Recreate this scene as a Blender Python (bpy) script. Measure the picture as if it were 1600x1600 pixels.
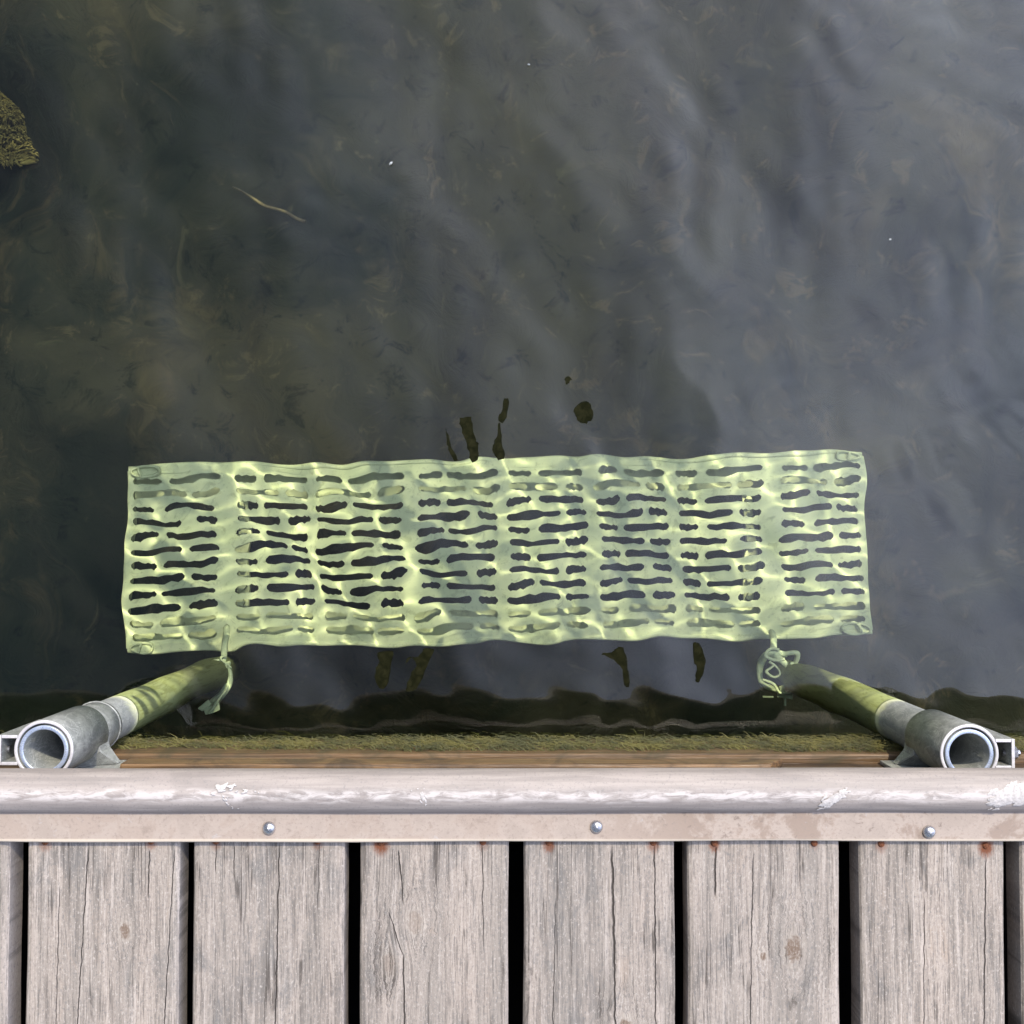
import bpy, bmesh, math, random
import numpy as np
from mathutils import Vector, Matrix
R = math.radians
sc = bpy.context.scene
for o in list(bpy.data.objects):
    bpy.data.objects.remove(o)
COL = sc.collection

# ------------------------------------------------------------------ camera
CAM_Z = 1.02                    # held out over the dock edge, about a metre above the boards
WATER_Z = -0.25
F = 1600.0                      # focal length in photo pixels (photo is 1600 wide)
cam_d = bpy.data.cameras.new('camera')
cam_d.sensor_width = 36.0
cam_d.lens = 36.0
cam_d.clip_start = 0.01
cam_d.clip_end = 500
cam = bpy.data.objects.new('camera', cam_d)
COL.objects.link(cam)
cam.location = (0, 0, CAM_Z)
cam.rotation_mode = 'XYZ'
cam.matrix_world = (Matrix.Translation((0, 0, CAM_Z)) @ Matrix.Rotation(R(0.12), 4, 'Z')
                    @ Matrix.Rotation(R(1.61), 4, 'X') @ Matrix.Rotation(R(-0.36), 4, 'Y'))
sc.camera = cam

# ------------------------------------------------------------------ sun, sky, exposure
SUN_AZ, SUN_EL = R(74), R(50)   # azimuth from +x (right) towards +y (the lake)
S = Vector((math.cos(SUN_EL)*math.cos(SUN_AZ), math.cos(SUN_EL)*math.sin(SUN_AZ), math.sin(SUN_EL)))
sun_d = bpy.data.lights.new('sun', 'SUN')
sun_d.energy = 3.5
sun_d.angle = R(0.6)
sun_d.color = (1.0, 0.89, 0.69)
sun_d.cycles.is_caustics_light = True
sun_d.cycles.use_multiple_importance_sampling = False
sun = bpy.data.objects.new('sun', sun_d)
COL.objects.link(sun)
sun.rotation_euler = S.to_track_quat('Z', 'Y').to_euler()
sun.location = (3, 2, 5)

world = bpy.data.worlds.new('World')
sc.world = world
world.use_nodes = True

sc.view_settings.view_transform = 'Standard'
sc.view_settings.look = 'None'
sc.view_settings.exposure = 0.06
sc.view_settings.gamma = 1.0
sc.render.engine = 'CYCLES'
sc.cycles.use_denoising = True
sc.cycles.caustics_refractive = True
sc.cycles.caustics_reflective = False
sc.cycles.max_bounces = 10
sc.cycles.transmission_bounces = 8
sc.cycles.transparent_max_bounces = 8
sc.cycles.sample_clamp_indirect = 4.0
sc.cycles.blur_glossy = 0.5


# ------------------------------------------------------------------ node helper
class NT:
    def __init__(self, tree):
        self.t = tree
        self.n = tree.nodes
        self.n.clear()

    def node(self, typ, **kw):
        nd = self.n.new(typ)
        for k, v in kw.items():
            setattr(nd, k, v)
        return nd

    def put(self, sock, v):
        if v is None:
            return
        if isinstance(v, bpy.types.NodeSocket):
            self.t.links.new(v, sock)
        else:
            if hasattr(sock.default_value, '__len__') and len(sock.default_value) == 4 and len(v) == 3:
                v = (*v, 1)
            sock.default_value = v

    def m(self, op, a, b=None, c=None, clamp=False):
        nd = self.node('ShaderNodeMath', operation=op, use_clamp=clamp)
        self.put(nd.inputs[0], a)
        self.put(nd.inputs[1], b)
        self.put(nd.inputs[2], c)
        return nd.outputs[0]

    def vm(self, op, a, b=None):
        nd = self.node('ShaderNodeVectorMath', operation=op)
        self.put(nd.inputs[0], a)
        self.put(nd.inputs[1], b)
        return nd.outputs['Value'] if op in ('DOT_PRODUCT', 'LENGTH', 'DISTANCE') else nd.outputs[0]

    def sep(self, v):
        nd = self.node('ShaderNodeSeparateXYZ')
        self.put(nd.inputs[0], v)
        return nd.outputs

    def comb(self, x, y, z):
        nd = self.node('ShaderNodeCombineXYZ')
        for i, v in enumerate((x, y, z)):
            self.put(nd.inputs[i], v)
        return nd.outputs[0]

    def noise(self, vec, scale, detail=4, rough=0.55, dist=0.0, color=False):
        nd = self.node('ShaderNodeTexNoise')
        self.put(nd.inputs['Vector'], vec)
        nd.inputs['Scale'].default_value = scale
        nd.inputs['Detail'].default_value = detail
        nd.inputs['Roughness'].default_value = rough
        nd.inputs['Distortion'].default_value = dist
        return nd.outputs['Color' if color else 'Fac']

    def mr(self, v, a, b, c=0.0, d=1.0, smooth=True):
        nd = self.node('ShaderNodeMapRange', interpolation_type='SMOOTHSTEP' if smooth else 'LINEAR')
        self.put(nd.inputs['Value'], v)
        for k, x in (('From Min', a), ('From Max', b), ('To Min', c), ('To Max', d)):
            self.put(nd.inputs[k], x)
        return nd.outputs['Result']

    def mix(self, f, a, b, mode='MIX'):
        nd = self.node('ShaderNodeMix', data_type='RGBA', blend_type=mode)
        self.put(nd.inputs[0], f)
        self.put(nd.inputs[6], a)
        self.put(nd.inputs[7], b)
        return nd.outputs[2]

    def bump(self, h, strength=0.3, dist=0.002, normal=None):
        nd = self.node('ShaderNodeBump')
        nd.inputs['Strength'].default_value = strength
        nd.inputs['Distance'].default_value = dist
        self.put(nd.inputs['Height'], h)
        self.put(nd.inputs['Normal'], normal)
        return nd.outputs[0]

    def pos(self):
        return self.node('ShaderNodeNewGeometry').outputs['Position']

    def obj(self):
        return self.node('ShaderNodeTexCoord').outputs['Object']

    def scale(self, v, s):
        nd = self.node('ShaderNodeMapping')
        self.put(nd.inputs['Vector'], v)
        nd.inputs['Scale'].default_value = s
        return nd.outputs[0]


def material(name):
    m = bpy.data.materials.new(name)
    m.use_nodes = True
    return m, NT(m.node_tree)


def principled(nt, base, rough=0.6, metal=0.0, normal=None, spec=0.5):
    b = nt.node('ShaderNodeBsdfPrincipled')
    nt.put(b.inputs['Base Color'], base)
    nt.put(b.inputs['Roughness'], rough)
    nt.put(b.inputs['Metallic'], metal)
    nt.put(b.inputs['Normal'], normal)
    b.inputs['Specular IOR Level'].default_value = spec
    o = nt.node('ShaderNodeOutputMaterial')
    nt.t.links.new(b.outputs[0], o.inputs['Surface'])
    return b


# ------------------------------------------------------------------ world nodes: blue sky + thin bright cloud round the sun
w = NT(world.node_tree)
sky = w.node('ShaderNodeTexSky', sky_type='NISHITA')
sky.sun_disc = False
sky.sun_elevation = SUN_EL
sky.sun_rotation = math.atan2(S.x, S.y)
gen = w.node('ShaderNodeTexCoord').outputs['Generated']
# the brightest part of the thin cloud lies towards the right
CLOUD = (math.cos(R(42))*math.cos(R(24)), math.cos(R(42))*math.sin(R(24)), math.sin(R(42)))
cosg = w.vm('DOT_PRODUCT', gen, CLOUD)
glow = w.m('POWER', w.mr(cosg, 0.40, 1.0, 0, 1, smooth=False), 2.1)
cloudn = w.noise(w.scale(gen, (1.0, 1.0, 1.0)), 2.3, 2, 0.45, 0.2)
cl = w.mr(cloudn, 0.36, 0.66)
bgc = w.mix(w.m('MULTIPLY', cl, 0.60), w.vm('MULTIPLY', sky.outputs[0], (0.1, 0.1, 0.1)), (0.42, 0.44, 0.49))
gl = w.vm('MULTIPLY', w.comb(glow, glow, glow), (3.6, 3.9, 4.95))
gl2 = w.vm('MULTIPLY', gl, w.comb(w.mr(cl, 0, 1, 0.55, 1.1), w.mr(cl, 0, 1, 0.55, 1.1), w.mr(cl, 0, 1, 0.6, 1.1)))
tot = w.vm('ADD', bgc, gl2)
bg = w.node('ShaderNodeBackground')
w.put(bg.inputs[0], tot)
bg.inputs[1].default_value = 1.0
wo = w.node('ShaderNodeOutputWorld')
w.t.links.new(bg.outputs[0], wo.inputs[0])

# ------------------------------------------------------------------ measuring: a photo pixel seen at height z (flat water assumed)
CM = cam.matrix_world.copy()


def at(px, py, z):
    d = CM.to_3x3() @ Vector(((px-800)/F, (800-py)/F, -1.0))
    d.normalize()
    o = CM.translation.copy()
    if z < WATER_Z:
        o = o + d*((WATER_Z-o.z)/d.z)
        h = Vector((d.x, d.y, 0))/1.333
        d = Vector((h.x, h.y, -math.sqrt(1-h.length_squared)))
    return o + d*((z-o.z)/d.z)


# ------------------------------------------------------------------ mesh helpers
def link(name, bm, mat, parent=None, smooth=False):
    me = bpy.data.meshes.new(name)
    bm.normal_update()
    bm.to_mesh(me)
    bm.free()
    if smooth:
        me.polygons.foreach_set('use_smooth', [True]*len(me.polygons))
    o = bpy.data.objects.new(name, me)
    COL.objects.link(o)
    if mat:
        me.materials.append(mat)
    if parent:
        o.parent = parent
        o.matrix_parent_inverse = Matrix.Identity(4)
    return o


def tag(o, label=None, cat=None, group=None, kind=None):
    if label: o['label'] = label
    if cat: o['category'] = cat
    if group: o['group'] = group
    if kind: o['kind'] = kind
    return o


def thing(name, loc, label, cat, group=None):
    o = bpy.data.objects.new(name, None)
    o.empty_display_size = 0.05
    COL.objects.link(o)
    o.location = loc
    return tag(o, label, cat, group)


def box(bm, x0, x1, y0, y1, z0, z1, bev=0.0, seg=2):
    r = bmesh.ops.create_cube(bm, size=1.0)
    for v in r['verts']:
        v.co = Vector(((x0+x1)/2+v.co.x*(x1-x0), (y0+y1)/2+v.co.y*(y1-y0), (z0+z1)/2+v.co.z*(z1-z0)))
    if bev > 0:
        es = list({e for v in r['verts'] for e in v.link_edges})
        bmesh.ops.bevel(bm, geom=es, offset=bev, segments=seg, affect='EDGES', profile=0.6)


def smooth_pts(pts, n=6, closed=False):
    P = [Vector(p) for p in pts]
    out = []
    N = len(P)
    rng = range(N if closed else N-1)
    for i in rng:
        if closed:
            p0, p1, p2, p3 = P[(i-1) % N], P[i], P[(i+1) % N], P[(i+2) % N]
        else:
            p0, p1, p2, p3 = P[max(i-1, 0)], P[i], P[i+1], P[min(i+2, N-1)]
        for k in range(n):
            t = k/n
            out.append(0.5*((2*p1)+(-p0+p2)*t+(2*p0-5*p1+4*p2-p3)*t*t+(-p0+3*p1-3*p2+p3)*t**3))
    if not closed:
        out.append(P[-1])
    return out


def tube(bm, pts, r, seg=8, closed=False, n=6, flat=1.0):
    P = smooth_pts(pts, n, closed)
    N = len(P)
    rings = []
    up = Vector((0, 0, 1))
    for i, p in enumerate(P):
        a = P[(i-1) % N] if closed or i > 0 else P[i]
        b = P[(i+1) % N] if closed or i < N-1 else P[i]
        t = (b-a).normalized()
        side = t.cross(up)
        if side.length < 1e-3:
            side = t.cross(Vector((0, 1, 0)))
        side.normalize()
        nn = side.cross(t).normalized()
        rr = r(i/(N-1)) if callable(r) else r
        rings.append([bm.verts.new(p+side*math.cos(2*math.pi*k/seg)*rr+nn*math.sin(2*math.pi*k/seg)*rr*flat)
                      for k in range(seg)])
    for i in range(N if closed else N-1):
        A, B = rings[i], rings[(i+1) % N]
        for k in range(seg):
            bm.faces.new((A[k], A[(k+1) % seg], B[(k+1) % seg], B[k]))
    if not closed:
        bm.faces.new(list(reversed(rings[0])))
        bm.faces.new(rings[-1])


def hollow(bm, cx, cy, z0, z1, ro, ri, seg=56, bev=0.0008):
    """vertical pipe wall with a small rounded lip at the top"""
    prof = [(ro, z0), (ro, z1-bev), (ro-bev*0.4, z1-bev*0.3), (ro-bev, z1), (ri+bev, z1), (ri+bev*0.4, z1-bev*0.3), (ri, z1-bev), (ri, z0)]
    rings = [[bm.verts.new((cx+r*math.cos(2*math.pi*k/seg), cy+r*math.sin(2*math.pi*k/seg), z)) for k in range(seg)] for r, z in prof]
    for i in range(len(prof)):
        A, B = rings[i], rings[(i+1) % len(prof)]
        for k in range(seg):
            f = bm.faces.new((A[k], A[(k+1) % seg], B[(k+1) % seg], B[k]))
            if 1 <= i <= 5:
                f.material_index = 1


def grid_mesh(name, xs, ys, zf, mat, smooth=True):
    X, Y = np.meshgrid(xs, ys)
    Z = zf(X, Y)
    nx, ny = len(xs), len(ys)
    co = np.stack([X, Y, Z], -1).reshape(-1, 3)
    i = np.arange(nx*ny).reshape(ny, nx)
    q = np.stack([i[:-1, :-1], i[:-1, 1:], i[1:, 1:], i[1:, :-1]], -1).reshape(-1, 4)
    me = bpy.data.meshes.new(name)
    me.from_pydata(co.tolist(), [], q.tolist())
    if smooth:
        me.polygons.foreach_set('use_smooth', [True]*len(me.polygons))
    me.update()
    o = bpy.data.objects.new(name, me)
    COL.objects.link(o)
    me.materials.append(mat)
    return o


def spaced(lo, hi, step, far, growth, near=0.0):
    a = list(np.arange(lo, hi+step*0.5, step))
    s, x = step, a[-1]
    while x < far:
        s *= (1.02 if x < hi+near else growth)
        x += s
        a.append(x)
    s, x = step, a[0]
    while x > -far:
        s *= (1.02 if x > lo-near else growth)
        x -= s
        a.insert(0, x)
    return np.array(a)


# ------------------------------------------------------------------ materials
def mat_water():
    m, n = material('lake water')
    fr = n.node('ShaderNodeFresnel')
    fr.inputs['IOR'].default_value = 1.5
    rf = n.node('ShaderNodeBsdfRefraction')
    rf.inputs['IOR'].default_value = 1.333
    rf.inputs['Roughness'].default_value = 0.0
    n.put(rf.inputs['Color'], (0.925, 0.99, 0.855))
    gl = n.node('ShaderNodeBsdfGlossy')
    gl.inputs['Roughness'].default_value = 0.0
    n.put(gl.inputs['Color'], (1, 1, 1))
    mx = n.node('ShaderNodeMixShader')
    n.put(mx.inputs[0], fr.outputs[0])
    n.t.links.new(rf.outputs[0], mx.inputs[1])
    n.t.links.new(gl.outputs[0], mx.inputs[2])
    o = n.node('ShaderNodeOutputMaterial')
    n.t.links.new(mx.outputs[0], o.inputs['Surface'])
    return m


def mat_bed():
    m, n = material('lake bed mud')
    p = n.pos()
    warp = n.vm('ADD', p, n.vm('MULTIPLY', n.vm('SUBTRACT', n.noise(p, 2.2, 3, 0.5, color=True), (0.5, 0.5, 0.5)), (0.5, 0.5, 0)))
    a = n.noise(warp, 1.6, 6, 0.6, 0.3)
    b = n.noise(warp, 9.0, 6, 0.65, 0.6)
    # long diagonal drifts of paler silt
    s = n.sep(warp)
    u = n.m('ADD', n.m('MULTIPLY', s[0], 0.85), n.m('MULTIPLY', s[1], 0.5))
    v = n.m('ADD', n.m('MULTIPLY', s[0], -0.5), n.m('MULTIPLY', s[1], 0.85))
    d = n.noise(n.comb(n.m('MULTIPLY', u, 3.0), n.m('MULTIPLY', v, 0.9), 0.0), 1.6, 5, 0.6, 0.8)
    c = n.mix(n.mr(a, 0.35, 0.65), (0.048, 0.054, 0.036), (0.150, 0.126, 0.074))
    c = n.mix(n.m('MULTIPLY', n.m('MULTIPLY', n.mr(d, 0.50, 0.70), n.mr(b, 0.42, 0.62)), 0.5), c, (0.34, 0.235, 0.11))
    e = n.noise(p, 13.0, 8, 0.72, 0.5)
    c = n.mix(n.m('MULTIPLY', n.m('MULTIPLY', n.mr(e, 0.55, 0.66), n.mr(a, 0.40, 0.55)), 0.55), c, (0.33, 0.235, 0.12))
    c = n.mix(n.m('MULTIPLY', n.mr(e, 0.45, 0.33), 0.6), c, (0.020, 0.026, 0.020))
    c = n.mix(n.m('MULTIPLY', n.mr(b, 0.62, 0.75), 0.5), c, (0.24, 0.20, 0.105))
    principled(n, c, 0.95, normal=n.bump(b, 0.5, 0.03), spec=0.1)
    return m


# (plank detail measured from the photo, in metres on the deck)
PX = 1.02/1600
def dk(px, py): return ((px-790)*PX, (845-py)*PX)
KNOTS = [(205, 1447, 9, 0), (652, 1435, 13, 1), (612, 1497, 12, 1), (975, 1597, 12, 0), (1238, 1476, 15, 0), (1192, 1487, 6, 0)]
CRACKS = [(146, 1325, 131, 1640, 0.8), (241, 1325, 239, 1400, 0.6), (279, 1325, 264, 1640, 0.7),
          (441, 1315, 436, 1640, 0.9), (344, 1315, 343, 1360, 0.6), (372, 1318, 371, 1372, 0.6), (503, 1315, 501, 1420, 0.5),
          (625, 1325, 634, 1410, 0.9), (611, 1420, 634, 1490, 0.7), (633, 1485, 637, 1640, 1.0),
          (955, 1318, 962, 1640, 1.2), (868, 1400, 864, 1640, 0.6), (1021, 1318, 1024, 1640, 0.6),
          (1117, 1320, 1116, 1400, 1.0), (1176, 1330, 1168, 1640, 0.5), (1536, 1335, 1530, 1640, 0.8), (1440, 1400, 1437, 1640, 0.4),
          (103, 1380, 100, 1640, 0.4), (755, 1320, 757, 1480, 0.5)]


def mat_plank():
    m, n = material('weathered deck board')
    p = n.pos()
    rnd = n.node('ShaderNodeObjectInfo').outputs['Random']
    s = n.sep(p)
    x, y = s[0], s[1]
    # grain bends round the knots
    kmask = None
    kring = None
    for (kx, ky, r, light) in KNOTS:
        cx, cy = dk(kx, ky)
        r *= PX
        dx = n.m('SUBTRACT', x, cx)
        dy = n.m('MULTIPLY', n.m('SUBTRACT', y, cy), 0.62)
        d = n.m('SQRT', n.m('ADD', n.m('MULTIPLY', dx, dx), n.m('MULTIPLY', dy, dy)))
        d = n.m('MULTIPLY', d, n.m('MULTIPLY_ADD', n.noise(p, 170.0, 3, 0.6), 1.6, 0.2))
        f = n.m('EXPONENT', n.m('MULTIPLY', n.m('MULTIPLY', d, d), -1/(2.2*r)**2))
        g = n.m('MULTIPLY', f, n.m('MULTIPLY', n.m('SIGN', dx), -r*0.9))
        x = n.m('ADD', x, g)
        k = n.mr(d, r*1.0, r*0.55)
        ring = n.m('MULTIPLY', n.mr(d, r*1.5, r*1.05), 1.0)
        kmask = k if kmask is None else n.m('MAXIMUM', kmask, n.m('MULTIPLY', k, 0.45 if light else 1.0))
        kring = ring if kring is None else n.m('MAXIMUM', kring, ring)
    off = n.m('MULTIPLY', rnd, 37.0)
    wv = n.noise(n.comb(n.m('MULTIPLY', x, 6.0), n.m('MULTIPLY', y, 2.2), off), 1.0, 3, 0.5)
    xg = n.m('ADD', x, n.m('MULTIPLY', n.m('SUBTRACT', wv, 0.5), 0.016))
    g1 = n.noise(n.comb(n.m('MULTIPLY', xg, 210.0), n.m('MULTIPLY', y, 7.0), off), 1.0, 6, 0.72)
    g2 = n.noise(n.comb(n.m('MULTIPLY', xg, 560.0), n.m('MULTIPLY', y, 28.0), off), 1.0, 4, 0.75)
    g3 = n.noise(n.comb(n.m('MULTIPLY', xg, 40.0), n.m('MULTIPLY', y, 2.4), off), 1.0, 5, 0.6, 0.6)
    blot = n.noise(n.comb(n.m('MULTIPLY', x, 22.0), n.m('MULTIPLY', y, 9.0), off), 1.0, 6, 0.68, 1.2)
    speck = n.noise(n.scale(p, (1.0, 0.55, 1.0)), 480.0, 4, 0.8)
    c = n.mix(n.mr(g3, 0.34, 0.68), (0.305, 0.269, 0.232), (0.425, 0.362, 0.308))
    c = n.mix(n.m('MULTIPLY', n.mr(blot, 0.50, 0.68), 0.62), c, (0.155, 0.155, 0.150))
    c = n.mix(n.m('MULTIPLY', n.mr(blot, 0.42, 0.28), 0.6), c, (0.42, 0.330, 0.258))
    c = n.mix(n.m('MULTIPLY', n.mr(g1, 0.51, 0.62), 0.46), c, (0.125, 0.110, 0.095))
    c = n.mix(n.m('MULTIPLY', n.mr(g1, 0.47, 0.36), 0.60), c, (0.54, 0.475, 0.42))
    c = n.mix(n.m('MULTIPLY', n.mr(g2, 0.52, 0.62), 0.60), c, (0.12, 0.108, 0.095))
    c = n.mix(n.m('MULTIPLY', n.mr(speck, 0.54, 0.64), 0.66), c, (0.17, 0.17, 0.17))
    c = n.mix(n.m('MULTIPLY', n.mr(speck, 0.44, 0.35), 0.6), c, (0.60, 0.545, 0.49))
    c = n.mix(n.m('MULTIPLY', rnd, 0.25), c, (0.23, 0.215, 0.20))
    c = n.mix(n.m('MULTIPLY', kring, 0.25), c, (0.50, 0.44, 0.37))
    c = n.mix(n.m('MULTIPLY', kmask, n.mr(speck, 0.3, 0.6, 0.25, 0.9)), c, (0.17, 0.115, 0.08))
    hl = n.noise(n.comb(n.m('MULTIPLY', xg, 75.0), n.m('MULTIPLY', y, 1.6), off), 1.0, 3, 0.55)
    hair = n.m('MULTIPLY', n.mr(n.m('ABSOLUTE', n.m('SUBTRACT', hl, 0.5)), 0.016, 0.004), n.mr(blot, 0.42, 0.58))
    c = n.mix(n.m('MULTIPLY', hair, 0.7), c, (0.06, 0.05, 0.042))
    # splits along the grain
    x0, y0 = s[0], s[1]
    wob = n.m('MULTIPLY', n.m('SUBTRACT', n.noise(n.comb(0.0, n.m('MULTIPLY', y0, 55.0), n.m('MULTIPLY', rnd, 9.0)), 1.0, 3, 0.6), 0.5), 0.0042)
    crack = None
    for (ax, ay, bx, by, wd) in CRACKS:
        (x1, y1), (x2, y2) = dk(ax, ay), dk(bx, by)
        t = n.m('DIVIDE', n.m('SUBTRACT', y0, y1), y2-y1)
        xc = n.m('ADD', n.m('MULTIPLY_ADD', t, x2-x1, x1), wob)
        tp = n.m('MULTIPLY', n.mr(t, -0.02, 0.06), n.mr(t, 1.02, 0.8))
        wloc = n.m('MULTIPLY', n.mr(g3, 0.3, 0.7, 0.5, 1.3), wd*0.00080)
        k = n.m('MULTIPLY', n.mr(n.m('DIVIDE', n.m('ABSOLUTE', n.m('SUBTRACT', x0, xc)), wloc), 1.25, 0.45), tp)
        crack = k if crack is None else n.m('MAXIMUM', crack, k)
    c = n.mix(n.m('MULTIPLY', crack, 0.9), c, (0.035, 0.028, 0.022))
    h = n.m('ADD', n.m('MULTIPLY', g1, -0.6), n.m('ADD', n.m('MULTIPLY', g2, -0.35), n.m('MULTIPLY', crack, -2.0)))
    h = n.m('ADD', h, n.m('MULTIPLY', speck, 0.15))
    # rust bleeding from the nails under the strip
    rust = None
    for (px, py, r, q) in NAILS:
        cx, cy = dk(px, py-3)
        dx = n.m('SUBTRACT', x0, cx)
        dy = n.m('MULTIPLY', n.m('SUBTRACT', y0, cy), 0.75)
        d = n.m('ADD', n.m('SQRT', n.m('ADD', n.m('MULTIPLY', dx, dx), n.m('MULTIPLY', dy, dy))), n.m('MULTIPLY', n.m('SUBTRACT', speck, 0.5), 0.012))
        k = n.m('MULTIPLY', n.mr(d, r*PX*1.35, r*PX*0.45), q)
        rust = k if rust is None else n.m('MAXIMUM', rust, k)
    c = n.mix(rust, c, (0.17, 0.055, 0.022))
    principled(n, c, n.mr(blot, 0.3, 0.7, 0.72, 0.88), normal=n.bump(h, 0.9, 0.0016), spec=0.25)
    return m


NAILS = [(80, 1316, 10, 0.55), (243, 1315, 9, 0.6), (343, 1315, 9, 0.45), (500, 1315, 9, 0.45), (598, 1317, 13, 0.95), (756, 1316, 9, 0.35),
         (858, 1317, 10, 0.8), (1020, 1317, 10, 0.65), (1115, 1318, 9, 0.8), (1374, 1319, 9, 0.55), (1537, 1322, 12, 0.95), (1270, 1318, 7, 0.3)]


def mat_rail():
    m, n = material('weathered grey bumper')
    p = n.pos()
    s = n.sep(p)
    st = n.noise(n.comb(n.m('MULTIPLY', s[0], 9.0), n.m('MULTIPLY', s[1], 130.0), n.m('MULTIPLY', s[2], 130.0)), 1.0, 6, 0.6, 0.3)
    bl = n.noise(p, 26.0, 6, 0.65, 0.8)
    fn = n.noise(p, 420.0, 3, 0.7)
    c = n.mix(n.mr(st, 0.35, 0.68), (0.285, 0.252, 0.232), (0.40, 0.352, 0.320))
    c = n.mix(n.m('MULTIPLY', n.mr(bl, 0.5, 0.72), 0.45), c, (0.40, 0.345, 0.32))
    c = n.mix(n.m('MULTIPLY', n.mr(fn, 0.54, 0.68), 0.5), c, (0.20, 0.19, 0.19))
    # broken pale band painting in the sky and sun highlight along the crown
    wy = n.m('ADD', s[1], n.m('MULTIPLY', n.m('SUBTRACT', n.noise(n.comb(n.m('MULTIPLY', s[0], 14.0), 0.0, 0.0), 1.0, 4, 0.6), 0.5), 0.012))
    band = n.mr(n.m('ABSOLUTE', n.m('ADD', wy, 0.2475)), 0.0085, 0.0015)
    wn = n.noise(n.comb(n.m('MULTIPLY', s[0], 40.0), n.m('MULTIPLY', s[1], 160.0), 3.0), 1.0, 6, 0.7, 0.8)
    band = n.m('MULTIPLY', band, n.mr(wn, 0.40, 0.60))
    c = n.mix(n.m('MULTIPLY', band, 0.75), c, (0.68, 0.63, 0.60))
    rear_tone = n.mr(n.m('ADD', s[1], n.m('MULTIPLY', bl, 0.008)), -0.258, -0.266)  # darker along the side next to the strip
    c = n.mix(n.m('MULTIPLY', rear_tone, 0.5), c, (0.20, 0.185, 0.185))
    principled(n, c, n.mr(st, 0.3, 0.7, 0.50, 0.68), normal=n.bump(n.m('ADD', st, n.m('MULTIPLY', fn, 0.3)), 0.25, 0.0012), spec=0.5)
    return m


def mat_strip():
    m, n = material('pinkish weathered strip')
    p = n.pos()
    s = n.sep(p)
    bl = n.noise(p, 21.0, 8, 0.66, 0.35)
    fn = n.noise(p, 330.0, 4, 0.7)
    c = n.mix(n.mr(bl, 0.35, 0.65), (0.345, 0.288, 0.245), (0.44, 0.37, 0.318))
    side = n.mr(s[0], 0.05, 0.22)
    stain = n.m('MULTIPLY', n.mr(n.m('ADD', bl, n.m('MULTIPLY', fn, 0.06)), 0.50, 0.60), n.m('MULTIPLY_ADD', side, 0.4, 0.35))
    c = n.mix(stain, c, (0.235, 0.175, 0.135))
    c = n.mix(n.m('MULTIPLY', n.mr(fn, 0.54, 0.66), 0.5), c, (0.24, 0.20, 0.175))
    st2 = n.noise(p, 75.0, 5, 0.7, 0.5)
    c = n.mix(n.m('MULTIPLY', n.mr(st2, 0.58, 0.68), n.m('MULTIPLY_ADD', side, 0.45, 0.32)), c, (0.18, 0.14, 0.115))
    c = n.mix(n.m('MULTIPLY', n.mr(st2, 0.38, 0.30), 0.3), c, (0.45, 0.45, 0.46))
    c = n.mix(n.m('MULTIPLY', n.mr(s[1], -0.2917, -0.2934), 0.85), c, (0.62, 0.54, 0.43))  # highlight on the bevelled lip painted in as cream
    principled(n, c, 0.62, normal=n.bump(fn, 0.3, 0.0006), spec=0.35)
    return m


def mat_droppings():
    m, n = material('dried white splash')
    p = n.pos()
    f = n.noise(p, 300.0, 4, 0.7)
    principled(n, n.mix(n.mr(f, 0.4, 0.7), (0.58, 0.55, 0.53), (0.42, 0.395, 0.375)), 0.85, normal=n.bump(f, 0.4, 0.0008))
    return m


def mat_metal(name, dark, light, green, rough=0.42, metal=0.55, sc_=60.0):
    m, n = material(name)
    p = n.pos()
    a = n.noise(p, sc_, 5, 0.65, 0.8)
    b = n.noise(p, sc_*7, 4, 0.7)
    c = n.mix(n.mr(a, 0.35, 0.65), dark, light)
    c = n.mix(n.m('MULTIPLY', n.mr(b, 0.55, 0.75), 0.35), c, tuple(v*0.55 for v in dark))
    sc2 = n.noise(n.scale(p, (1.0, 1.0, 0.35)), 55.0, 5, 0.65, 2.0)
    c = n.mix(n.m('MULTIPLY', n.mr(n.m('ABSOLUTE', n.m('SUBTRACT', sc2, 0.5)), 0.018, 0.004), 0.5), c, tuple(min(0.7, v*1.7) for v in light))
    if green:
        z = n.sep(p)[2]
        gz = n.mr(n.m('ADD', z, n.m('MULTIPLY', n.m('SUBTRACT', a, 0.5), 0.05)), -0.222, -0.268)
        c = n.mix(n.m('MULTIPLY', gz, 0.88), c, green)
    nrm = n.bump(b, 0.12, 0.0006)
    if green:
        # the slime is a nap of strands that stand up from the pipe and catch light from above
        k = n.m('MULTIPLY', gz, 0.9)
        nrm = n.vm('NORMALIZE', n.vm('ADD', nrm, n.comb(0.0, 0.0, k)))
        slime = n.noise(n.scale(p, (1.0, 1.0, 0.12)), 130.0, 5, 0.7, 0.6)
        c = n.mix(n.m('MULTIPLY', n.m('MULTIPLY', n.mr(slime, 0.48, 0.62), gz), 0.5), c, (0.50, 0.52, 0.16))
    principled(n, c, n.mr(b, 0.3, 0.7, rough-0.08, rough+0.15), metal, normal=nrm)
    return m


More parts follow.
